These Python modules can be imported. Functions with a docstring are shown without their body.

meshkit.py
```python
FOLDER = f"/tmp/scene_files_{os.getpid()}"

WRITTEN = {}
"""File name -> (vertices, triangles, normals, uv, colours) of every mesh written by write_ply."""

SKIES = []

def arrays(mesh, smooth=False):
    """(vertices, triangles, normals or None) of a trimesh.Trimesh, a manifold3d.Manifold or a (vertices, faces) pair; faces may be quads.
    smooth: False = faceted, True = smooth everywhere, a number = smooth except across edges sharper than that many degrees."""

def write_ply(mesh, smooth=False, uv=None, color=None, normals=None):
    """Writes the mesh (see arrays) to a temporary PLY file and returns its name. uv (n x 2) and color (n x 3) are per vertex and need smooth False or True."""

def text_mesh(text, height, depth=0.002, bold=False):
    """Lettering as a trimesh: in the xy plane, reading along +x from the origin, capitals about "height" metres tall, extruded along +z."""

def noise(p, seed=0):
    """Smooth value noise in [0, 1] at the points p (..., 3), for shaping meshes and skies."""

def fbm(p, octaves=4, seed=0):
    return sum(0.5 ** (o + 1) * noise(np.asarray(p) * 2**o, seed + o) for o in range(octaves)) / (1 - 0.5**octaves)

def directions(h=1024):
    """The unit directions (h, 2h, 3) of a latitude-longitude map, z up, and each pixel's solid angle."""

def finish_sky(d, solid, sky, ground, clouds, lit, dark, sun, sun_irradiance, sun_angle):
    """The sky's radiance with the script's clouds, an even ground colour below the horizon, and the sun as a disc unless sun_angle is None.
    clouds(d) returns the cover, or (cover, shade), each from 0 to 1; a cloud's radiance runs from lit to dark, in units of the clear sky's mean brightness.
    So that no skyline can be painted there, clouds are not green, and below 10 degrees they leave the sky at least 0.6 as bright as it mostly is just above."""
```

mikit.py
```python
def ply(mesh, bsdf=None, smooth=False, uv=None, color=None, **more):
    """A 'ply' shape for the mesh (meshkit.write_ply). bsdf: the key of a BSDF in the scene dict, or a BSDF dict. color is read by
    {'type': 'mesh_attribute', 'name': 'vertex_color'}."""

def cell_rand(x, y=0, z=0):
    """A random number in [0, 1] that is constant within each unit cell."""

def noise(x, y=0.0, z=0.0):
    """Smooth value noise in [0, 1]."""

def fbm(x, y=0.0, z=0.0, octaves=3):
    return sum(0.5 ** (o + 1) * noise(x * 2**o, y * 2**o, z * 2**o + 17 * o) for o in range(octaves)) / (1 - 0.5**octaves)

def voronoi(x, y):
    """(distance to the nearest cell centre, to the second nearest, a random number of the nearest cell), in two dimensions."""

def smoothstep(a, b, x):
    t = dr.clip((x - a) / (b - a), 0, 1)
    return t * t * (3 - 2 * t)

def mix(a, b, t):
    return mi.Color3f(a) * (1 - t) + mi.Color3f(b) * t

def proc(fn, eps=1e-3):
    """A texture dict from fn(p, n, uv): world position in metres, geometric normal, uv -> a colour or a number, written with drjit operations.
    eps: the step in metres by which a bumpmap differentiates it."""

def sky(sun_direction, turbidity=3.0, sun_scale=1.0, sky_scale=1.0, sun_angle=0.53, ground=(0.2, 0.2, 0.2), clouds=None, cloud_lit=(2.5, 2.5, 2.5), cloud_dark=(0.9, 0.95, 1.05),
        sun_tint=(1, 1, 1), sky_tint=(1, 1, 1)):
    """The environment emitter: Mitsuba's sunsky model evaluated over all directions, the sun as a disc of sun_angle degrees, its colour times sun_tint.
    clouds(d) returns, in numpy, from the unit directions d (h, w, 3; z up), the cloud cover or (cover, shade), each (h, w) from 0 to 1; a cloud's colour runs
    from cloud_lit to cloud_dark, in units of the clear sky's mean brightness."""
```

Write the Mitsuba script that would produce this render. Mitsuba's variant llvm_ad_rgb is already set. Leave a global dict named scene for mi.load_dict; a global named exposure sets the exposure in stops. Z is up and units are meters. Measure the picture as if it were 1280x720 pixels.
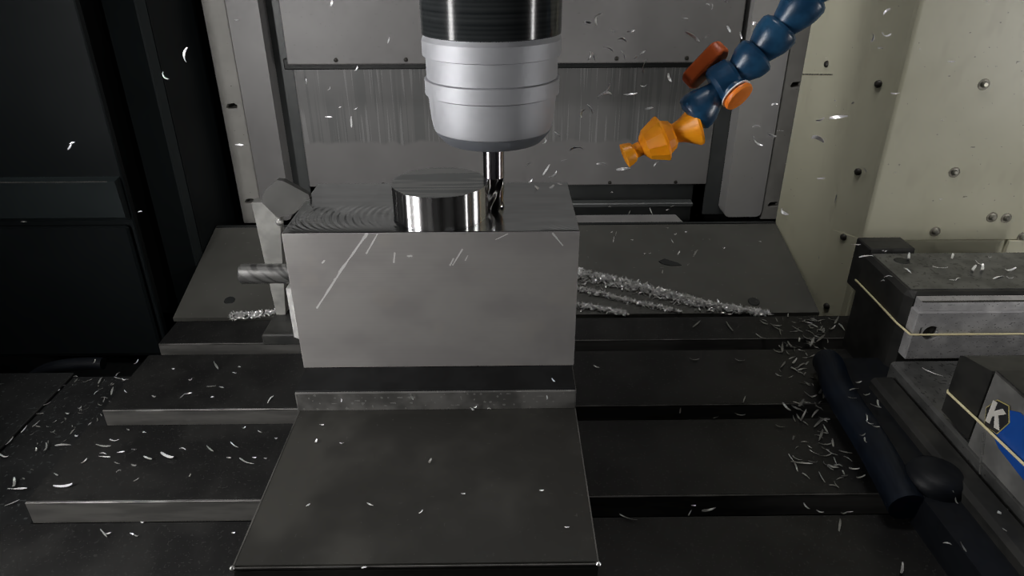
import math, random
import numpy as np, trimesh, manifold3d as m3, shapely.geometry as sg
import mitsuba as mi, drjit as dr, mikit, meshkit
from mikit import proc, noise, fbm, smoothstep, mix, voronoi
T = mi.ScalarTransform4f
scene, labels = {}, {}
random.seed(11)
RNG = random.Random(42)

# ------------------------------------------------------------------ camera, lights, exposure
PITCH, YAW, ROLL, CAM_H = 27.071, 0.5155, -0.2427, 0.33574
_f = np.array([0.00801087, 0.89028039, -0.45534235])
_u = np.array([0.00833306, 0.45528172, 0.89030844])
scene['camera'] = {'type': 'perspective', 'fov': 72.9, 'fov_axis': 'x', 'near_clip': 0.01, 'far_clip': 20.0,
                   'to_world': T().look_at(origin=[0, 0, CAM_H], target=[float(x) for x in (np.array([0, 0, CAM_H]) + _f)], up=[float(x) for x in _u])}
exposure = 0.0
LAMP_L, LAMP_R, TOP_FILL, FRONT_FILL = 46.0, 52.0, 22.0, 0.7      # radiance of the two side lamps, of the added top fill lamp and of the added front fill lamp
LAMP_TINT = (1.0, 0.98, 0.965)


# ------------------------------------------------------------------ helpers
def tag(key, label=None, cat=None, group=None, kind=None):
    d = labels.setdefault(key, {})
    for k, v in (('label', label), ('category', cat), ('group', group), ('kind', kind)):
        if v:
            d[k] = v


def numbered(name):
    if name not in USED:
        USED.add(name)
        return name
    i = 1
    while f'{name}_{i:03d}' in USED:
        i += 1
    key = f'{name}_{i:03d}'
    USED.add(key)
    return key


USED = set()


def obj(name, mesh, bsdf, parent=None, smooth=False, **more):
    key = numbered(f'{parent}__{name}' if parent else name)
    scene[key] = mikit.ply(mesh, bsdf, smooth=smooth, **more)
    return key


def thing(name, label, cat, group=None):
    key = numbered(name)
    tag(key, label, cat, group)
    return key


def struct(name):
    key = numbered(name)
    tag(key, kind='structure')
    return key


def hull(pts):
    return trimesh.Trimesh(*_h(pts), process=False)


def _h(pts):
    m = m3.Manifold.hull_points(np.asarray(pts, float)).to_mesh()
    return m.vert_properties[:, :3], m.tri_verts


def box(x0, x1, y0, y1, z0, z1, b=0.0):
    """A box with chamfered edges."""
    pts = []
    for x, sx in ((x0, 1), (x1, -1)):
        for y, sy in ((y0, 1), (y1, -1)):
            for z, sz in ((z0, 1), (z1, -1)):
                if b:
                    pts += [(x + sx * b, y + sy * b, z), (x + sx * b, y, z + sz * b), (x, y + sy * b, z + sz * b)]
                else:
                    pts.append((x, y, z))
    return hull(pts)


def man(tm):
    return m3.Manifold(m3.Mesh(np.asarray(tm.vertices, np.float32), np.asarray(tm.faces, np.uint32)))


def cyl(p0, p1, r0, r1=None, n=40):
    p0, p1 = np.array(p0, float), np.array(p1, float)
    return lathe([(0, r0), (np.linalg.norm(p1 - p0), r0 if r1 is None else r1)], p0, p1 - p0, n)


def frame(axis):
    a = np.asarray(axis, float)
    a = a / np.linalg.norm(a)
    x = np.cross(a, [0, 0, 1] if abs(a[2]) < 0.9 else [1, 0, 0])
    x /= np.linalg.norm(x)
    return a, x, np.cross(a, x)


def lathe(profile, origin, axis, n=48, closed=True):
    """profile: (distance along the axis, radius)."""
    a, x, y = frame(axis)
    prof = list(profile)
    if closed:
        prof = [(prof[0][0], 0.0)] + prof + [(prof[-1][0], 0.0)]
    ang = np.linspace(0, 2 * np.pi, n, endpoint=False)
    ring = np.cos(ang)[:, None] * x + np.sin(ang)[:, None] * y
    v = np.vstack([np.asarray(origin, float) + d * a + max(r, 1e-6) * ring for d, r in prof])
    f = []
    for i in range(len(prof) - 1):
        for j in range(n):
            k = (j + 1) % n
            f += [(i * n + j, i * n + k, (i + 1) * n + k), (i * n + j, (i + 1) * n + k, (i + 1) * n + j)]
    tm = trimesh.Trimesh(v, f, process=False)
    return tm


def tube(path, r, n=10):
    p = np.asarray(path, float)
    t = np.gradient(p, axis=0)
    t /= np.linalg.norm(t, axis=1, keepdims=True)
    up = np.array([0, 0, 1.0]) if abs(t[:, 2]).max() < 0.95 else np.array([0, 1.0, 0.1])
    a = np.cross(t, up)
    a /= np.linalg.norm(a, axis=1, keepdims=True)
    b = np.cross(t, a)
    ang = np.linspace(0, 2 * np.pi, n, endpoint=False)
    v = (p[:, None] + r * (np.cos(ang)[None, :, None] * a[:, None] + np.sin(ang)[None, :, None] * b[:, None])).reshape(-1, 3)
    f = []
    for i in range(len(p) - 1):
        for j in range(n):
            k = (j + 1) % n
            f += [(i * n + j, (i + 1) * n + k, i * n + k), (i * n + j, (i + 1) * n + j, (i + 1) * n + k)]
    m = len(v)
    v = np.vstack([v, p[:1], p[-1:]])
    for j in range(n):
        k = (j + 1) % n
        f += [(m, j, k), (m + 1, (len(p) - 1) * n + k, (len(p) - 1) * n + j)]
    return trimesh.Trimesh(v, f, process=False)


def extrude(poly, h, origin, ex, ey):
    """A shapely polygon in the plane of ex, ey, given the thickness h along ex x ey."""
    tm = trimesh.creation.extrude_polygon(poly, h)
    ex, ey = np.asarray(ex, float), np.asarray(ey, float)
    M = np.stack([ex, ey, np.cross(ex, ey)], 1)
    return trimesh.Trimesh(np.asarray(tm.vertices) @ M.T + np.asarray(origin, float), tm.faces, process=False)


def join(*ms):
    return trimesh.util.concatenate(list(ms))


def smoothed(path, n=40):
    from scipy.interpolate import CubicSpline
    p = np.asarray(path, float)
    t = np.r_[0, np.cumsum(np.linalg.norm(np.diff(p, axis=0), axis=1))]
    return CubicSpline(t, p)(np.linspace(0, t[-1], n))


# ------------------------------------------------------------------ materials
def pr(color, rough=0.5, metal=0.0, spec=0.5, **k):
    c = color if isinstance(color, dict) else {'type': 'rgb', 'value': list(color)}
    r = rough if isinstance(rough, dict) else float(rough)
    return {'type': 'twosided', 'bsdf': {'type': 'principled', 'base_color': c, 'roughness': r, 'metallic': float(metal), 'specular': float(spec), **k}}


def bumped(bs, fn, scale=1.0, eps=4e-4):
    inner = bs['bsdf']
    return {'type': 'twosided', 'bsdf': {'type': 'bumpmap', 'arbitrary': proc(fn, eps), 'scale': float(scale), 'bsdf': inner}}


def blotch(c0, c1, s, oct=4, lo=0.3, hi=0.7):
    return proc(lambda p, n, uv: mix(c0, c1, smoothstep(lo, hi, fbm(p.x * s, p.y * s, p.z * s, oct))))


def speck(c0, c1, cs, s, dens, fs):
    """blotches with small specks of a third colour"""
    def fn(p, n, uv):
        base = mix(c0, c1, smoothstep(0.3, 0.7, fbm(p.x * s, p.y * s, p.z * s, 4)))
        sp = smoothstep(dens, dens + 0.05, noise(p.x * fs, p.y * fs, p.z * fs))
        return mix(base, cs, sp * 0.7)
    return proc(fn)


def seg_mask(p, segs):
    """thin scratches on the block's front face (x, z plane)"""
    out = mi.Float(0)
    for x0, z0, x1, z1, w in segs:
        dx, dz = x1 - x0, z1 - z0
        t = dr.clip(((p.x - x0) * dx + (p.z - z0) * dz) / (dx * dx + dz * dz), 0, 1)
        d = dr.sqrt(dr.square(p.x - x0 - t * dx) + dr.square(p.z - z0 - t * dz))
        w2 = w * (0.55 + 0.9 * noise(p.x * 260, p.z * 260))
        out = dr.maximum(out, 1 - smoothstep(0.45 * w2, w2, d))
    return out


SCRATCHES = [(-0.0800, 0.1822, -0.0985, 0.1580, .0009), (-0.0975, 0.159, -0.1150, 0.134, .0007), (-0.0740, 0.182, -0.0815, 0.170, .0006), (-0.0255, 0.172, -0.0315, 0.162, .0006),
             (-0.0330, 0.162, -0.0310, 0.166, .0007), (-0.0240, 0.165, -0.0225, 0.168, .0005), (0.0270, 0.1815, 0.0330, 0.174, .0006), (-0.0650, 0.170, -0.0660, 0.164, .0007),
             (-0.0575, 0.168, -0.0555, 0.168, .0009), (0.001, 0.1816, -0.006, 0.178, .0004), (-0.1020, 0.153, -0.1000, 0.155, .0008), (-0.108, 0.164, -0.1065, 0.1655, .0005)]


def block_color(p, n, uv):
    b = mix((.31, .298, .291), (.36, .349, .336), smoothstep(.3, .7, fbm(p.x * 32, p.y * 30, p.z * 45, 4)))
    g = noise(p.x * 14, p.y * 10, p.z * 2600)
    b = b * (0.97 + 0.06 * g)
    st = smoothstep(.62, .75, fbm(p.x * 70, p.y * 70, p.z * 50 + 9, 3))
    b = mix(b, (.40, .37, .33), st * .25)
    return mix(b, (.85, .85, .83), seg_mask(p, SCRATCHES) * smoothstep(.371, .3702, p.y) * .75)


scene['block_skin'] = pr(proc(block_color), .52, .55, .5)


def swirl(p, n, uv):
    """cutter marks left on the milled floor: overlapping arcs of the tool, and a fine feed pattern behind"""
    yy = dr.clip(p.y - .3985, -.0285, .0285)
    a = (p.x + dr.sqrt(dr.square(.030) - dr.square(yy))) * (2 * math.pi / .0045)
    left = smoothstep(-.129, -.122, p.x) * smoothstep(-.060, -.068, p.x) * smoothstep(.417, .409, p.y)
    right = smoothstep(.016, .022, p.x) * smoothstep(.418, .408, p.y)
    amp = left + right * .6
    arcs = dr.sin(a) * amp
    fine = dr.sin(p.y * (2 * math.pi / .0012)) * .06 * smoothstep(.408, .414, p.y)
    return dr.select(n.z > .9, 1, 0) * (arcs * .00015 + fine * .0001) * 1.0


scene['milled_skin'] = bumped(pr(proc(lambda p, n, uv: mix((.50, .52, .52), (.64, .66, .66), fbm(p.x * 40, p.y * 160, 0, 3))), .16, 1.0), swirl)
scene['boss_wall_skin'] = {'type': 'twosided', 'bsdf': {'type': 'roughconductor', 'material': 'Al', 'distribution': 'ggx', 'alpha_u': .05, 'alpha_v': .38}}
scene['shank_skin'] = {'type': 'twosided', 'bsdf': {'type': 'roughconductor', 'material': 'Cr', 'distribution': 'ggx', 'alpha_u': .05, 'alpha_v': .35}}
scene['boss_top_skin'] = bumped(pr(proc(lambda p, n, uv: mix((.42, .45, .45), (.60, .62, .61), smoothstep(.35, .65, noise(p.x * 30, p.y * 420, 0)))), .2, 1.0), lambda p, n, uv: dr.sin(p.y * 1600) * 5e-6)
scene['satin_silver'] = pr((.44, .45, .475), .60, .6, .4)
scene['satin_dark'] = pr((.34, .36, .40), .45, .8)
scene['black_gloss'] = pr(proc(lambda p, n, uv: mix((.012, .014, .015), (.03, .033, .034), noise(p.x * 8, p.y * 8, p.z * 900))), .15, 0.0, .22)
scene['carbide'] = pr((.42, .41, .40), .16, 1.0)
scene['table_iron'] = pr(speck((.0085, .0085, .0084), (.0155, .0155, .0148), (.03, .03, .029), 30, .83, 900), .42, 0.0, .35)
scene['slot_steel'] = pr(proc(lambda p, n, uv: mix((.070, .069, .065), (.105, .103, .096), smoothstep(.3, .7, fbm(p.x * 25, p.y * 20, p.z * 140, 4)))), .5, 0.15)
scene['vise_oxide'] = pr(speck((.024, .0235, .021), (.046, .045, .040), (.07, .069, .065), 26, .93, 700), .40, 0.25, .5)
scene['jaw_black'] = pr(blotch((.005, .0053, .0056), (.010, .0105, .011), 50), .5, 0.0, .2)
scene['worn_glint_steel'] = pr(blotch((.055, .054, .05), (.13, .127, .12), 60), .40, .5)  # for worn edges, and for bars drawn as edge highlights
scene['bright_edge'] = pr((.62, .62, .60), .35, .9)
scene['ground_steel'] = pr(speck((.32, .317, .32), (.46, .455, .455), (.16, .16, .16), 85, .82, 800), .42, .3)
scene['step_steel'] = pr(speck((.075, .074, .07), (.15, .147, .14), (.22, .22, .21), 70, .82, 500), .42, .3)
scene['jaw_side'] = pr(blotch((.15, .15, .145), (.24, .24, .23), 60), .42, .3)
scene['steel_top'] = pr(speck((.07, .072, .07), (.14, .142, .138), (.03, .03, .03), 60, .80, 500), .32, .5)
scene['black_casting'] = pr(blotch((.012, .0125, .012), (.024, .024, .022), 60), .5, 0.0, .4)
scene['navy_paint'] = pr(blotch((.0012, .0032, .0075), (.002, .0055, .0125), 70), .5, 0.0, .25)
scene['rod_steel'] = pr(proc(lambda p, n, uv: mix((.12, .12, .118), (.27, .27, .262), smoothstep(.35, .7, noise(p.x * 500 + p.z * 600, p.y * 120, p.z * 120)))), .33, .85)
scene['bar_steel'] = pr(blotch((.17, .17, .16), (.25, .25, .235), 90), .5, .3)
scene['plate_steel'] = pr(blotch((.06, .06, .057), (.082, .082, .078), 60), .5, .3)
scene['cast_alloy'] = bumped(pr((.66, .66, .64), .3, .4), lambda p, n, uv: fbm(p.x * 420, p.y * 420, p.z * 300, 3) * 1.0, .0012)


def grey_panel(p, n, uv):
    b = mix((.188, .184, .182), (.222, .218, .215), smoothstep(.3, .7, fbm(p.x * 14, p.y * 14, p.z * 10, 4)))
    sp = smoothstep(.93, .96, noise(p.x * 420, p.y * 420, p.z * 420))
    return mix(b, (.12, .12, .11), sp * .4)


def streaked_panel(p, n, uv):
    """the sliding cover: wiped vertical streaks of coolant grime down to where the wiper stops"""
    b = grey_panel(p, n, uv)
    z = p.z + .006 * noise(p.x * 90, 3) - .003
    where = smoothstep(.112, .117, z)
    k = noise(p.x * 260, 1, p.z * 4) * .5 + noise(p.x * 620, 5, p.z * 7) * .5
    dark = smoothstep(.45, .62, k) * smoothstep(.30, .60, noise(p.x * 26, 8, p.z * 16))
    light = smoothstep(.70, .80, noise(p.x * 700, 12, p.z * 9))
    b = mix(b, (.125, .13, .128), where * (.40 + .42 * dark))
    return mix(b, (.36, .36, .36), where * light * .35)


scene['right_post_lit_paint'] = pr(speck((.39, .385, .378), (.43, .425, .418), (.14, .14, .13), 14, .93, 420), .42, .1)  # post grey lightened to make up for weak light on the right post
scene['grey_paint'] = pr(proc(grey_panel), .42, .1)
scene['streaked_paint'] = pr(proc(streaked_panel), .40, .1)
scene['flange_paint'] = pr(speck((.26, .255, .235), (.31, .303, .28), (.08, .08, .07), 30, .93, 420), .5, .05)
scene['dark_grey_paint'] = pr(blotch((.055, .060, .060), (.072, .077, .076), 22), .4, .1)
scene['near_black'] = pr((.010, .0115, .0115), .5)


def cream(p, n, uv):
    b = mix((.52, .508, .375), (.58, .568, .432), smoothstep(.3, .7, fbm(p.x * 9, p.y * 9, p.z * 9, 4)))
    sp = smoothstep(.96, .98, noise(p.x * 300, p.y * 300, p.z * 260))
    st = smoothstep(.6, .8, fbm(p.x * 60, p.y * 60, p.z * 22 + 5, 3))
    return mix(mix(b, (.36, .33, .24), st * .15), (.13, .12, .10), sp * .6)


scene['cream_paint'] = pr(proc(cream), .42, 0.0, .5)
scene['bolt_steel'] = pr(blotch((.20, .20, .17), (.40, .39, .33), 300), .35, .6)
scene['bolt_dirt'] = pr(blotch((.16, .15, .12), (.30, .28, .22), 300), .5, .1)
scene['base_black'] = pr(blotch((.0035, .0045, .0065), (.006, .0075, .010), 60), .5, 0.0, .25)
scene['dark_bolt'] = pr((.035, .033, .028), .45, .3)
scene['black_paint'] = pr(blotch((.0045, .0062, .0068), (.007, .009, .0098), 8), .5, 0.0, .12)
scene['charcoal_paint'] = pr(blotch((.014, .0185, .0195), (.0185, .0235, .0245), 10), .5, 0.0, .12)
scene['cover_black'] = pr(speck((.008, .0085, .0088), (.018, .0185, .0185), (.05, .055, .055), 24, .84, 600), .36, 0.0, .5)
scene['tray_paint'] = pr(speck((.052, .052, .046), (.072, .072, .064), (.12, .12, .11), 14, .90, 380), .42, .1)
scene['hose_blue'] = pr(blotch((.008, .040, .090), (.016, .070, .145), 120), .33, 0.0, .5)
scene['hose_orange'] = pr(blotch((.93, .30, .006), (.97, .37, .012), 90), .36, 0.0, .5)
scene['knob_orange'] = pr(blotch((.78, .19, .020), (.86, .24, .030), 90), .36, 0.0, .5)
scene['lever_red'] = pr(blotch((.72, .115, .024), (.82, .16, .035), 90), .40, 0.0, .5)
scene['pale_rim'] = pr((.75, .78, .80), .3, .2)
scene['cord_cream'] = pr(proc(lambda p, n, uv: mix((.58, .52, .30), (.75, .68, .42), noise(p.x * 400, p.y * 400, p.z * 400))), .6)
scene['sticker_blue'] = pr((.012, .075, .34), .35, 0.0, .5)
scene['sticker_white'] = pr((.62, .60, .55), .5)
scene['sticker_black'] = pr((.02, .02, .022), .5)
scene['sticker_gold'] = pr((.42, .36, .14), .5)
scene['chip_bright'] = pr((.93, .93, .94), .34, .45)
scene['chip_dark'] = pr((.26, .26, .24), .4, .5)
scene['chip_dull'] = pr((.50, .50, .48), .36, .6)
scene['lamp_case'] = pr((.05, .05, .05), .5)

# ------------------------------------------------------------------ lamps (outside the frame)
def work_lamp(x, y, z0, z1, aim, power, label):
    t = thing('work_lamp', label, 'lamp')
    a = math.atan2(aim[1] - y, aim[0] - x)
    d, s = np.array([math.cos(a), math.sin(a)]), np.array([-math.sin(a), math.cos(a)])
    def slab(w, d0, d1, za, zb):
        return hull([(x + s[0] * i * w + d[0] * k, y + s[1] * i * w + d[1] * k, z) for i in (-1, 1) for k in (d0, d1) for z in (za, zb)])
    obj('housing', slab(.034, -.05, 0, z0 - .012, z1 + .012), 'lamp_case', t)
    w = .026
    q = np.array([[x + s[0] * i * w + d[0] * .002, y + s[1] * i * w + d[1] * .002, z] for i, z in ((-1, z0), (1, z0), (1, z1), (-1, z1))])
    f = np.array([[0, 1, 2], [0, 2, 3]])
    nrm = np.cross(q[1] - q[0], q[2] - q[0])
    if nrm[:2] @ d < 0:
        f = f[:, ::-1]
    key = numbered(f'{t}__diffuser')
    scene[key] = {**mikit.ply((q, f), 'lamp_case'), 'emitter': {'type': 'area', 'radiance': {'type': 'rgb', 'value': [power * c for c in LAMP_TINT]}}}


work_lamp(-.40, .20, .12, .42, (0, .36), LAMP_L, 'tall machine work lamp on the left side of the enclosure')
work_lamp(.85, .10, .10, .30, (0, .42), LAMP_R, 'tall machine work lamp on the right side of the enclosure')
t = thing('added_front_lamp', 'long unseen fill lamp added overhead behind the camera', 'lamp')  # unseen lamp, added as weak fill from the camera side
obj('housing', box(-.62, .62, -1.02, -.58, 1.91, 1.98), 'lamp_case', t)
key = numbered(t + '__diffuser')
scene[key] = {**mikit.ply((np.array([[-.6, -1, 1.9], [.6, -1, 1.9], [.6, -.6, 1.9], [-.6, -.6, 1.9]]), np.array([[0, 2, 1], [0, 3, 2]])), 'lamp_case'),
              'emitter': {'type': 'area', 'radiance': {'type': 'rgb', 'value': [FRONT_FILL, FRONT_FILL, FRONT_FILL]}}}

t = thing('added_top_lamp', 'flat unseen fill lamp added above the machine table', 'lamp')  # unseen lamp, added to brighten the tray and the back panels
obj('housing', box(-.32, .32, .33, .47, 1.252, 1.30), 'lamp_case', t)
key = numbered(t + '__diffuser')
scene[key] = {**mikit.ply((np.array([[-.3, .34, 1.25], [.3, .34, 1.25], [.3, .46, 1.25], [-.3, .46, 1.25]]), np.array([[0, 2, 1], [0, 3, 2]])), 'lamp_case'),
              'emitter': {'type': 'area', 'radiance': {'type': 'rgb', 'value': [TOP_FILL * c for c in LAMP_TINT]}}}

# ------------------------------------------------------------------ the setting: back wall with its posts and sliding covers
wb = struct('wall_back')
TOP = .62
obj('backing', box(-.36, .36, .87, .88, -.12, TOP), 'near_black', wb)
up = obj('upper_panel', box(-.2395, .2585, .795, .803, .2075, TOP, .0012), 'grey_paint', wb)
for x in (-.1855, -.1086, .1237, .2012):
    obj('screw', lathe([(0, .0024), (.0010, .0022), (.0014, .0012)], (x, .795, .2125), (0, -1, 0), 12), 'dark_bolt', up, smooth=40)
obj('gap_shade_strip', box(-.2470, .2560, .806, .814, .2005, .2125, .001), 'near_black', wb)  # near-black strip stands in for the shadow gap under the upper panel
lp = obj('sliding_panel', box(-.2400, .2470, .815, .822, .0600, .222, .001), 'streaked_paint', wb)
for x in (.1278, .2087, -.15, -.07):
    obj('screw', lathe([(0, .0022), (.0010, .0020), (.0014, .0011)], (x, .815, .0632), (0, -1, 0), 12), 'dark_bolt', lp, smooth=40)
obj('lower_panel', box(-.235, .240, .842, .85, .0, .075, .001), 'dark_grey_paint', wb)
obj('rail', box(-.235, .232, .808, .822, .0330, .0385, .0012), 'dark_grey_paint', wb)
obj('ledge', hull([(-.235, .7560, z) for z in (.024, .0285)] + [(.213, .7560, z) for z in (.024, .0285)] + [(-.235, .795, z) for z in (.024, .0285)] + [(.208, .795, z) for z in (.024, .0285)]), 'grey_paint', wb)


def post(x_in, x_mid, x_out, name_base):
    """a column cover: a broad front sheet, and an outer flange set back from it with two oblong holes"""
    s = 1 if x_out > x_in else -1
    lo, hi = sorted((x_in, x_mid))
    z0 = .0265
    r = .006
    poly = sg.Polygon([(lo + r, z0), (hi - r, z0), (hi - r * .3, z0 + r * .3), (hi, z0 + r), (hi, TOP), (lo, TOP), (lo, z0 + r), (lo + r * .3, z0 + r * .3)])
    k = obj('post', extrude(poly, .026, (0, .816, 0), (1, 0, 0), (0, 0, 1)), 'grey_paint' if s < 0 else 'right_post_lit_paint', wb)
    lo, hi = sorted((x_mid + s * .0012, x_out))
    fl = man(box(lo, hi, .7925, .816, .022, TOP, .0008))
    hx, hz = ((-.3085, .1640), (-.3080, .0510)) if s < 0 else ((.3265, .1840), (.3245, .0420))
    holes = []
    for x, z in (hx, hz):
        fl = fl - man(hull([(x + a, yy, z + b) for a, b in ((-.0062, -.002), (-.004, .0022), (.004, .0030), (.0070, .0004), (.006, -.0030), (-.004, -.0036)) for yy in (.79, .815)]))
    f = obj('flange', fl, 'flange_paint', k)


post(-.2595, -.2935, -.3200, 'post')
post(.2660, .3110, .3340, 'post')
obj('gap_plate', box(-.270, -.2405, .8175, .8205, .02, TOP), 'dark_grey_paint', wb)
obj('gap_plate', box(.2475, .275, .8175, .8205, .02, TOP), 'dark_grey_paint', wb)

# ------------------------------------------------------------------ right wall, cream sheet metal
wr = struct('wall_right')
def vsheet(pts, z0, z1, th=.004):
    """sheet metal standing along a plan line, z0 one number per point"""
    p = np.asarray(pts, float)
    d = np.gradient(p, axis=0)
    nrm = np.stack([-d[:, 1], d[:, 0]], 1)
    nrm /= np.linalg.norm(nrm, axis=1, keepdims=True)
    z0 = np.broadcast_to(z0, len(p))
    v, f = [], []
    for q, n_, za in zip(p, nrm, z0):
        v += [(q[0], q[1], za), (q[0], q[1], z1), (q[0] + n_[0] * th, q[1] + n_[1] * th, z1), (q[0] + n_[0] * th, q[1] + n_[1] * th, za)]
    for i in range(len(p) - 1):
        for a, b in ((0, 1), (1, 2), (2, 3), (3, 0)):
            f += [(4 * i + a, 4 * i + b, 4 * i + 4 + b), (4 * i + a, 4 * i + 4 + b, 4 * i + 4 + a)]
    m = 4 * (len(p) - 1)
    f += [(0, 2, 1), (0, 3, 2), (m, m + 1, m + 2), (m, m + 2, m + 3)]
    return trimesh.Trimesh(np.array(v), f, process=False)


fold = [(.3170, .640), (.3185, .633), (.3205, .6285)]
corner = [(.3355, .6060), (.3368, .6022), (.3400, .6000)]
side = obj('side_panel', vsheet([(.3117, .7450), (.3143, .70), *fold, *corner[:1]], [.020, .010, -.03, -.03, -.03, -.03], TOP, .004), 'cream_paint', wr, smooth=35)
front = obj('front_panel', vsheet([*corner, (.60, .600), (.95, .600)], .0765, TOP, .004), 'cream_paint', wr, smooth=35)
obj('lower_panel', box(.3400, .95, .6015, .612, -.12, .0750, .001), 'cream_paint', wr)
obj('corner_strip', vsheet([(.3205, .6275), (.3355, .6052), (.3440, .6030)], -.06, .0760, .003), 'cream_paint', wr)
obj('bracket', box(.4755, .560, .5985, .604, -.02, .0755, .0006), 'cream_paint', wr)
obj('seam', hull([(x + d, y, z + h) for x, y, z in ((.3117, .7440, .2030), (.3150, .683, .2135)) for d in (-.0004, .001) for h in (0, .0009)]), 'near_black', side)
for x, z in ((.4079, .2201), (.4049, .1427), (.4033, .0850), (.4527, .0991), (.4664, .0982), (.488, .0787)):
    b = obj('bolt', lathe([(0, .0036), (.0006, .0036), (.0008, .0028), (.0024, .0026), (.0032, .0016)], (x, .600, z), (0, -1, 0), 18), 'bolt_steel', front, smooth=35)
    obj('washer', lathe([(0, .0050), (.0007, .0048)], (x, .600, z - .0003), (0, -1, 0), 20), 'bolt_dirt', b)
for x, y, z, ax in ((.3144, .698, .2212, (-1, -.05, 0)), (.3270, .6180, .2173, (-.83, -.55, 0)), (.3270, .6180, .1378, (-.83, -.55, 0)), (.3274, .6174, .0725, (-.83, -.55, 0)), (.3268, .6180, -.0040, (-.83, -.55, 0))):
    obj('bolt', lathe([(-.002, .0033), (.0010, .0033), (.0020, .0025), (.0027, .0010)], (x, y, z), ax, 16), 'dark_bolt', side, smooth=35)

# ------------------------------------------------------------------ left wall, black
wl = struct('wall_left')
fp = obj('front_panel', box(-1.0, -.3425, .6, .608, -.045, TOP, .001), 'black_paint', wl)
rb = obj('rib', hull([(-1.0, .6, .1020), (-1.0, .592, .108), (-1.0, .590, .1425), (-1.0, .6, .1440), (-.3445, .6, .1020), (-.3445, .592, .108), (-.3445, .590, .1425), (-.3445, .6, .1440)]), 'charcoal_paint', wl)
obj('worn_edge', box(-.62, -.351, .5893, .5903, .1421, .1429), 'worn_glint_steel', rb)
obj('lower_panel', box(-1.0, -.3465, .594, .599, -.04, .0985, .002), 'black_paint', wl)
obj('pilaster', box(-.3655, -.3335, .680, .70, -.05, TOP, .0015), 'charcoal_paint', wl)
obj('side_panel', box(-.3385, -.3335, .70, .86, .0, TOP), 'black_paint', wl)
obj('channel', box(-.50, -.3340, .70, .72, -.05, TOP), 'near_black', wl)

# ------------------------------------------------------------------ floor: sloping chip tray behind the table, covers beside it
fl = struct('floor')
def tray_z(y):
    return -.004 + .3 * (y - .605)


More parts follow.
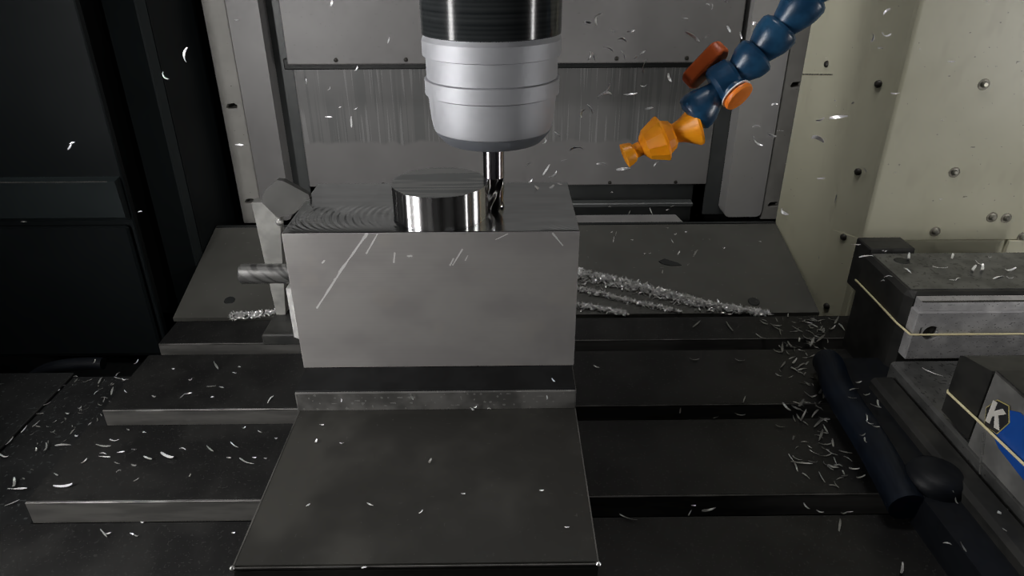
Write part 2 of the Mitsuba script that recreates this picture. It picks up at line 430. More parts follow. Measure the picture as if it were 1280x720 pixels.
tray = obj('chip_tray', hull([(-.3325, .605, tray_z(.605)), (-.3325, .742, tray_z(.742)), (.3110, .742, tray_z(.742)), (.3140, .640, tray_z(.640)), (.3140, .605, tray_z(.605))] +
                             [(x, y, tray_z(y) - .004) for x, y in ((-.3325, .605), (-.3325, .742), (.3110, .742), (.3140, .640), (.3140, .605))]), 'tray_paint', fl)
for x, y, r in ((-.283, .628, .0055), (.252, .620, .006)):
    obj('drain_hole', lathe([(0, r), (.0006, r * .9)], (x, y, tray_z(y) + .0002), (0, -.287, .958), 18), 'near_black', tray)
obj('stain', hull([(x, y, tray_z(y) + h) for x, y in ((.165, .680), (.168, .676), (.177, .673), (.189, .6735), (.186, .677), (.172, .684)) for h in (.0001, .0007)]), 'near_black', tray)
obj('dark_gap_strip', hull([(x, y, tray_z(.742) + h) for x in (-.3320, .3108) for y in (.7415, .7470) for h in (-.004, .0008)]), 'near_black', tray)  # near-black strip laid in for the dark gap behind the tray
obj('way_cover', box(-1.0, -.3240, .10, .527, -.030, -.0200, .001), 'cover_black', fl)
obj('way_cover', box(-1.0, -.3920, .08, .5285, -.0195, -.0165, .0008), 'cover_black', fl)
obj('base', box(-1.0, 1.0, -.1, .90, -.16, -.13), 'near_black', fl)

# ------------------------------------------------------------------ machine table with T-slots
tb = thing('machine_table', 'dark cast iron machine table with T-slots running left to right under the vises', 'machine table')
X0, X1 = -.3214, .62
prof = [(.040, 0), (.040, -.10), (.589, -.10), (.589, 0)]
slots = [.549, .449, .349, .249, .149]
pts = [(.040, -.10), (.592, -.10), (.592, -.0015), (.5905, 0)]
for s in slots:
    a, b = s, s - .018
    c = .0010
    pts += [(a + c, 0), (a, -c), (a, -.018), (a + .008, -.018), (a + .008, -.030), (b - .008, -.030), (b - .008, -.018), (b, -.018), (b, -c), (b - c, 0)]
pts += [(.0415, 0), (.040, -.0015)]
m = trimesh.creation.extrude_polygon(sg.Polygon(pts), X1 - X0)
v = np.asarray(m.vertices)
obj('casting', trimesh.Trimesh(np.stack([v[:, 2] + X0, v[:, 0], v[:, 1]], 1), m.faces, process=False), 'table_iron', tb)
for s in slots[:4]:
    k = obj('slot_wall', box(X0 + .0004, X1 - .001, s - .0006, s + .0003, -.0178, -.0008), 'slot_steel', tb)
    tag(k, 'bright machined wall of a T-slot')
    obj('lip_highlight', box(X0 + .0004, X1 - .001, s - .0008, s + .0006, -.0012, .0002, .0003), 'worn_glint_steel', k)  # brighter bar drawn as the highlight along the slot's top edge

# ------------------------------------------------------------------ the vise under the block
vs = thing('milling_vise', 'black oxide vise with a broad flat body, clamped to the table under the aluminium block', 'vise')
zp = .077
obj('body', hull([(x, y, z) for x, b in ((-.1268, 0), (.0414, 0)) for y, z in ((.2262, .074), (.2276, zp), (.3470, zp), (.3470, .005), (.2262, .005))]), 'vise_oxide', vs)
obj('edge_wear_glint', join(box(-.1271, -.1264, .2262, .343, .0766, .0773), box(.0411, .0417, .2262, .343, .0766, .0773), box(-.1268, .0414, .2259, .2267, .0760, .0768)), 'worn_glint_steel', vs)
obj('jaw_step', box(-.1282, .0418, .3440, .4600, .050, .0900, .0008), 'step_steel', vs)
obj('jaw_top', hull([(x, y, z) for x in (-.1276, .0413) for y, z in ((.3448, .0902), (.3453, .0908), (.4600, .0908), (.4600, .0890), (.3448, .0890))]), 'jaw_black', vs)
obj('rear_body', box(-.1268, .0414, .3475, .5200, .0, .0495, .002), 'vise_oxide', vs)
for x, z in ((-.1270, .0772), (.0414, .0772)):
    obj('corner_wear', lathe([(-.0012, .0005), (0, .0013), (.0012, .0005)], (x, .2264, z - .0006), (0, 0, 1), 10), 'bright_edge', vs, smooth=60)

# ------------------------------------------------------------------ aluminium block with the boss being milled
bk = thing('aluminium_block', 'square aluminium block with scratched grey front face, held in the vise under the cutter', 'block')
BX0, BX1, BY0, BY1, BT = -.1290, .0425, .3700, .4580, .1832
obj('body', box(BX0, BX1, BY0, BY1, .0908, BT - .0003, .0003), 'block_skin', bk)
mf = obj('milled_floor', box(BX0 + .0002, BX1 - .0002, BY0 + .0002, BY1 - .0002, BT - .0008, BT, .0002), 'milled_skin', bk)
tag(mf, 'freshly milled floor with curved cutter marks')
BC, BR, BZ = (-.0395, .3990), .0284, .2035
AX, AY = -.0072, .4100
ang = np.linspace(0, 2 * np.pi, 480, endpoint=False)
rad = BR * (1 + .010 * np.sin(11 * ang + .7) + .006 * np.sin(19 * ang))
shape = sg.Polygon(np.stack([BC[0] + rad * np.cos(ang), BC[1] + rad * np.sin(ang)], 1)).difference(sg.Point(AX, AY).buffer(.0068, quad_segs=24)).intersection(sg.box(-1, .3703, 1, 1))
ring = np.array(shape.exterior.coords)[:-1]
if not shape.exterior.is_ccw:
    ring = ring[::-1]
along = np.r_[0, np.cumsum(np.linalg.norm(np.diff(ring, axis=0), axis=1))]
nb = len(ring)
vv = np.vstack([np.c_[ring, np.full(nb, BT)], np.c_[ring, np.full(nb, BZ)]])
ff = []
for i in range(nb):
    j = (i + 1) % nb
    ff += [(i, j, nb + j), (i, nb + j, nb + i)]
buv = np.vstack([np.c_[along / .178, np.full(nb, z)] for z in (0.0, .12)])
bo = obj('boss', trimesh.Trimesh(vv, ff, process=False), 'boss_wall_skin', bk, smooth=True, uv=buv)
tag(bo, 'mirror bright milled round boss')
obj('boss_top', extrude(sg.Polygon(ring), .0003, (0, 0, BZ - .0003), (1, 0, 0), (0, 1, 0)), 'boss_top_skin', bo)

# ------------------------------------------------------------------ tool holder and end mill
hd = thing('tool_holder', 'silver chuck with a black sleeve hanging over the aluminium block', 'tool holder')
up3 = (0, 0, 1)
def ring_part(name, prof, m, parent=hd):
    return obj(name, lathe([(z, r) for z, r in prof], (AX, AY, 0), up3, 96), m, parent, smooth=28)


ring_part('sleeve', [(.2864, .0384), (.2868, .0390), (.3300, .0393), (.40, .0393)], 'black_gloss')
ring_part('collar', [(.2752, .0382), (.2756, .0392), (.2838, .0392)], 'satin_silver')
ring_part('rim', [(.2838, .0390), (.2866, .0378)], 'satin_silver')
ring_part('neck', [(.2628, .0374), (.2756, .0375)], 'satin_silver')
ring_part('collar', [(.2538, .0372), (.2544, .0387), (.2625, .0387), (.2631, .0380)], 'satin_silver')
ring_part('nose', [(.2338, .0345), (.2355, .0351), (.2400, .0359), (.2450, .0364), (.2490, .0367), (.2537, .0371)], 'satin_silver')
ec = ring_part('end_face', [(.2262, .0275), (.2266, .0288), (.2290, .0312), (.2315, .0333), (.2336, .0344)], 'satin_dark')
ring_part('collet_ring', [(.2254, .0100), (.2262, .0108)], 'satin_dark', ec)
sp = thing('spindle_head', 'dark machine spindle above the tool holder', 'machine spindle')
obj('spindle_nose', lathe([(.401, .060), (.43, .065), (.44, .09), (.75, .09)], (AX, AY, 0), up3, 64), 'black_casting', sp, smooth=30)

em = thing('end_mill', 'shiny steel end mill in the chuck, cutting beside the round boss', 'end mill')
a48 = np.linspace(0, 2 * np.pi, 49)
sv = np.vstack([np.c_[AX + .0064 * np.cos(a48), AY + .0064 * np.sin(a48), np.full(49, z)] for z in (.2030, .2254)])
obj('shank', trimesh.Trimesh(sv, [q for i in range(48) for q in ((i, i + 1, 50 + i), (i, 50 + i, 49 + i))], process=False), 'shank_skin', em, smooth=True, uv=np.vstack([np.c_[a48, np.zeros(49)], np.c_[a48, np.ones(49)]]))
nf, nz = 96, 40
zz = np.linspace(BT + .0004, .2030, nz)
vv, ff = [], []
for i, z in enumerate(zz):
    for j in range(nf):
        a = 2 * np.pi * j / nf
        ph = (a - (z - BT) * 95) * 3 / (2 * np.pi) % 1
        r = .0064 if ph < .45 else .0064 - .0022 * math.sin(math.pi * (ph - .45) / .55)
        vv.append((AX + r * math.cos(a), AY + r * math.sin(a), z))
for i in range(nz - 1):
    for j in range(nf):
        k = (j + 1) % nf
        ff += [(i * nf + j, i * nf + k, i * nf + nf + k), (i * nf + j, i * nf + nf + k, i * nf + nf + j)]
vv += [(AX, AY, zz[0]), (AX, AY, zz[-1])]
for j in range(nf):
    k = (j + 1) % nf
    ff += [(len(vv) - 2, k, j), (len(vv) - 1, (nz - 1) * nf + j, (nz - 1) * nf + k)]
obj('flutes', trimesh.Trimesh(np.array(vv), ff, process=False), 'carbide', em, smooth=35)

# ------------------------------------------------------------------ work stop on the left of the block
ws = thing('work_stop', 'steel work stop with a short round rod, left of the aluminium block', 'work stop')
def yslab(poly, y0, y1):
    return hull([(x, y, z) for x, z in poly for y in (y0, y1)])


obj('bar', yslab([(-.1660, .1800), (-.1560, .1800), (-.1490, .1715), (-.1565, .0960), (-.1630, .0960)], .430, .438), 'bar_steel', ws)
obj('plate', hull([(x, y, z) for x, z, in ((-.1572, .1825), (-.1540, .1900), (-.1450, .1970), (-.1412, .1965), (-.1262, .1872), (-.1258, .1835), (-.1380, .1740), (-.1486, .1715)) for y in (.4240, .4290)]), 'plate_steel', ws)
obj('rod', lathe([(0, .0050), (.0012, .0064), (.0400, .0064)], (-.1708, .4020, .1420), (1, 0, 0), 40), 'rod_steel', ws, smooth=30)
obj('ball_screw', lathe([(-.0030, .0004), (-.0022, .0020), (0, .0029), (.0022, .0020), (.0030, .0004)], (-.1478, .4240, .1690), (0, -1, .2), 20), 'bright_edge', ws, smooth=60)
obj('side_plate', hull([(x, y, z) for x, z in ((-.1425, .1320), (-.1370, .1320), (-.1312, .0905), (-.1425, .0955)) for y in (.400, .412)]), 'cast_alloy', ws)
obj('foot', box(-.1650, -.1284, .402, .438, .0880, .0962, .001), 'black_casting', ws)

# ------------------------------------------------------------------ jointed coolant hose
ch = thing('coolant_hose', 'jointed blue plastic coolant hose with orange tap and nozzle, hanging right of the chuck', 'coolant hose')
def P(*a):
    return np.array(a, float)


def segment(a, b, rb, rs, mat, name='segment', parent=ch):
    """one link: a wide socket rim at a, tapering to the neck at b"""
    a, b = P(*a), P(*b)
    L = np.linalg.norm(b - a)
    prof = [(-.10 * L, rb * .62), (-.02 * L, rb * .90), (.06 * L, rb), (.24 * L, rb), (.42 * L, rb * .94), (.70 * L, rb * .72), (.90 * L, rb * .58), (1.05 * L, rb * .52)]
    return obj(name, lathe(prof, a, b - a, 40), mat, parent, smooth=38)


hy = .43
segment((.2020, hy - .004, .3330), (.1880, hy - .003, .3170), .0121, .0, 'hose_blue')
segment((.1890, hy - .003, .3180), (.1750, hy - .002, .3020), .0121, .0, 'hose_blue')
segment((.1755, hy - .002, .3030), (.1595, hy, .2815), .0121, .0, 'hose_blue')
segment((.1625, hy, .2860), (.1485, hy + .001, .2675), .0122, .0, 'hose_blue')
segment((.1510, hy, .2712), (.1380, hy, .2580), .0120, .0, 'hose_blue')
axv = P(-.0150, 0, -.0105)
axv /= np.linalg.norm(axv)
vb = P(.1395, hy, .2600)
valve = obj('tap_body', lathe([(0, .0092), (.002, .0112), (.010, .0118), (.0128, .0116), (.0150, .0095)], vb, axv, 40), 'hose_blue', ch, smooth=35)
pdir = P(.52, -.68, -.52)                           # axis of the tap's spindle, towards the knob
pdir /= np.linalg.norm(pdir)
vc = vb + axv * .0080
obj('rim', lathe([(0, .0098), (.0010, .0100)], vc + pdir * .0106, pdir, 36), 'pale_rim', valve, smooth=35)
obj('spindle_boss', lathe([(0, .0086), (.0112, .0086)], vc, pdir, 32), 'hose_blue', valve, smooth=35)
kn = obj('knob', lathe([(.0118, .0070), (.0124, .0092), (.0138, .0096), (.0152, .0090), (.0158, .0070)], vc, pdir, 40), 'knob_orange', ch, smooth=40)
tag(kn, 'orange round tap knob')
# the tap's lever, a thick bar with rounded ends on the far end of the spindle
lc = vc - pdir * .0150 + P(-.002, 0, 0)
ld = P(.55, 0, .84)
lp2 = np.cross(pdir, ld)
lp2 /= np.linalg.norm(lp2)
ld = np.cross(lp2, pdir)
if ld[2] < 0:
    ld = -ld
pts = []
for s in (-1, 1):
    for a in np.linspace(0, 2 * np.pi, 16, endpoint=False):
        for d, r in ((-.0050, .0048), (-.0035, .0062), (.0035, .0062), (.0050, .0048)):
            pts.append(lc + ld * (s * .0092) + pdir * d + (lp2 * math.cos(a) + ld * math.sin(a)) * r)
lv = obj('lever', hull(pts), 'lever_red', ch, smooth=50)
tag(lv, 'red orange tap lever')
segment((.1165, hy, .2350), (.1300, hy, .2500), .0124, .0, 'hose_blue')
on = obj('nozzle_socket', lathe([(0, .0122), (.0016, .0125), (.0030, .0118), (.0105, .0074), (.0150, .0060), (.0165, .0060)], (.1200, hy - .002, .2295), (-1, 0, -.36), 40), 'hose_orange', ch, smooth=30)
nb2 = obj('nozzle_body', lathe([(0, .0060), (.0020, .0090), (.0062, .0112), (.0080, .0148), (.0092, .0146), (.0190, .0098), (.0215, .0066), (.0225, .0050)], (.1062, hy - .001, .2242), (-.94, 0, -.40), 12), 'hose_orange', ch, smooth=18)
nt = obj('nozzle_tip', lathe([(0, .0046), (.0040, .0046), (.0050, .0062), (.0078, .0072), (.0108, .0078), (.0112, .0064), (.0108, .0042)], (.0852, hy - .002, .2148), (-.94, -.1, -.42), 32), 'hose_orange', ch, smooth=30)
for k in (on, nb2, nt):
    tag(k, 'bright orange nozzle piece')

# ------------------------------------------------------------------ the second vise on the right
v2 = thing('machine_vise', 'steel vise with two jaws and a blue badge, at the right end of the table', 'vise')
VX0, VX1 = .307, .520
fj = obj('fixed_jaw', hull([(x, y, z) for x, y in ((VX0, .538), (VX0 - .002, .468), (VX0 + .002, .4610), (VX1, .4610), (VX1, .538)) for z in (.0, .088)] +
                           [(x, y, .0915) for x, y in ((VX0 + .003, .536), (VX0 + .001, .470), (VX0 + .006, .466), (VX1, .466), (VX1, .536))]), 'black_casting', v2)
obj('jaw_top', hull([(x, y, z) for x, y in ((VX0 + .004, .5350), (VX0 + .003, .4690), (VX1 - .002, .4690), (VX1 - .002, .5350)) for z in (.0905, .0921)]), 'steel_top', fj)
obj('rear_block', box(.311, .350, .5385, .5640, .050, .0950, .001), 'black_casting', fj)
obj('screw_hole', lathe([(0, .0062), (.0004, .0058)], (.3290, .5200, .0921), (0, 0, 1), 24), 'near_black', fj)
jp = man(box(VX0 + .001, VX1, .4500, .4605, .0405, .0820, .0008)) + man(hull([(x, y, z) for x in (VX0 + .003, VX1) for y, z in ((.4530, .081), (.4545, .0895), (.4605, .0905), (.4605, .081))]))
jp = jp - man(hull([(.3222 + .0062 * math.cos(a), y, .0640 + .0062 * math.sin(a)) for a in np.linspace(0, 6.2832, 33)[:-1] for y in (.440, .456)])) - man(box(.352, .55, .445, .4515, .0600, .0665)) - man(box(.3132, .3148, .445, .4520, .0610, .0690))
jpk = obj('jaw_plate', jp, 'ground_steel', v2)
tag(jpk, 'hardened steel jaw plate with a countersunk hole')
sc = obj('jaw_screw', lathe([(0, .0050), (.0010, .0050), (.0016, .0030)], (.3222, .4560, .0640), (0, -1, 0), 24), 'dark_bolt', jpk, smooth=30)
obj('edge', box(VX0 + .004, VX1, .4522, .4535, .0893, .0902), 'worn_glint_steel', jpk)
obj('bed', box(.297, VX1, .250, .4500, .010, .0400, .002), 'steel_top', v2)
obj('guide', box(.278, .2965, .250, .440, .006, .0330, .003), 'black_casting', v2)
mj = obj('movable_jaw', hull([(x, y, z) for x in (.297, VX1) for y, z in ((.246, .0405), (.246, .088), (.2500, .0985), (.3470, .0985), (.3490, .0965), (.3490, .0405))] ), 'jaw_side', v2)
obj('jaw_plate', hull([(x, y, z) for x in (.296, VX1) for y, z in ((.3495, .0450), (.3495, .0950), (.3510, .0965), (.3750, .0915), (.3800, .0890), (.3800, .0450))]), 'black_casting', v2)
# badge: blue field, black hexagon with a gold edge and a white K, on the jaw's left side
bx = .2969
def badge(poly, th, lift):
    # drawn as seen from the left of the vise: u runs towards the camera (-y), v up
    return extrude(sg.Polygon(poly), th, (bx - lift + .0, .3450, .0450), (0, -1, 0), (0, 0, 1))


bd = obj('badge', badge([(.0035, .0215), (.0035, .0320), (.0240, .0430), (.0900, .0430), (.0900, .0100), (.0440, .0100), (.020, .0130)], .0004, .0004), 'sticker_blue', v2)
hexa = [(.0012, .0290), (.0065, .0385), (.0155, .0410), (.0200, .0325), (.0150, .0205), (.0045, .0185)]
tag(bd, 'blue badge with a white letter K in a black hexagon')
obj('border', badge([(a * 1.08 - .0009, b * 1.06 - .0018) for a, b in hexa], .0004, .0007), 'sticker_gold', bd)
obj('hexagon', badge(hexa, .0004, .0010), 'sticker_black', bd)
obj('letter_k', join(badge([(.0042, .0215), (.0042, .0370), (.0078, .0378), (.0078, .0222)], .0004, .0014),
                     badge([(.0074, .0272), (.0074, .0312), (.0128, .0372), (.0166, .0360)], .0004, .0014),
                     badge([(.0088, .0308), (.0110, .0325), (.0165, .0238), (.0122, .0226)], .0004, .0014)), 'sticker_white', bd)
obj('cap_plate', box(.2965, VX1, .2500, .3480, .0984, .0992, .0003), 'black_casting', mj)
obj('edge', box(.2962, .2972, .2500, .3485, .0970, .0982, .0003), 'worn_glint_steel', mj)  # thin bar drawn as the highlight along the jaw's top edge
obj('edge_wear_glint', join(*[hull([(.2958 + dx, y0 + dy, z0 + dz) for dx in (0, .001) for dy, dz in ((0, 0), (.0009, -.0002), (ay, -h), (ay + .0007, -h))]) for y0, z0, h, ay in ((.3396, .0588, .0055, -.002), (.3372, .0522, .0075, -.0026), (.3345, .0435, .004, -.0012), (.3326, .0385, .006, -.002))]), 'bright_edge', mj)  # bright slivers drawn as the broken glint down the jaw's side
# base flange with a rounded end, painted navy
pl = sg.Polygon([(.262, .478), (.45, .478), (.45, .20), (.258, .20), (.256, .36)])
obj('base', extrude(pl, .024, (0, 0, 0), (1, 0, 0), (0, 1, 0)), 'base_black', v2)
ln = smoothed([(.2685, .487, .014), (.2655, .474, .0175), (.2600, .452, .018), (.2562, .420, .018), (.2541, .380, .018), (.2512, .350, .018), (.2490, .320, .016)], 30)
obj('base_rail', tube(ln, .0115, 16), 'navy_paint', v2, smooth=40)
obj('clamp_nut', lathe([(0, .0185), (.0260, .0185), (.0310, .0165), (.0340, .0120), (.0350, .005)], (.272, .334, .0), (0, 0, 1), 36), 'base_black', v2, smooth=35)

# pale cord stretched round each jaw of the second vise
def cord(path, label):
    k = obj('cord', tube(path, .00085, 8), 'cord_cream', None, smooth=50)
    tag(k, label, 'cord', None)


cord([(VX0 - .0022, .5385, .0655), (VX0 - .0024, .505, .0650), (VX0 - .0024, .466, .0638), (VX0 - .0005, .4492, .0635), (VX0 + .004, .4488, .0635), (.40, .4488, .0634), (.52, .4488, .0634)],
     'pale cord stretched round the back jaw of the right vise')
cord([(.2972, .3812, .0606), (.2950, .3785, .0610), (.2945, .345, .0632), (.2945, .300, .0650), (.2945, .246, .0660)],
     'pale cord on the front jaw of the right vise, crossing the blue badge')

# cable in the dark gap on the left
obj_cable = obj('cable', tube(smoothed([(-.47, .560, -.060), (-.452, .560, -.040), (-.425, .560, -.030), (-.385, .560, -.028)], 24), .006, 10), 'base_black', None, smooth=50)
tag(obj_cable, 'thick dark cable curving in the gap below the black left wall', 'cable')

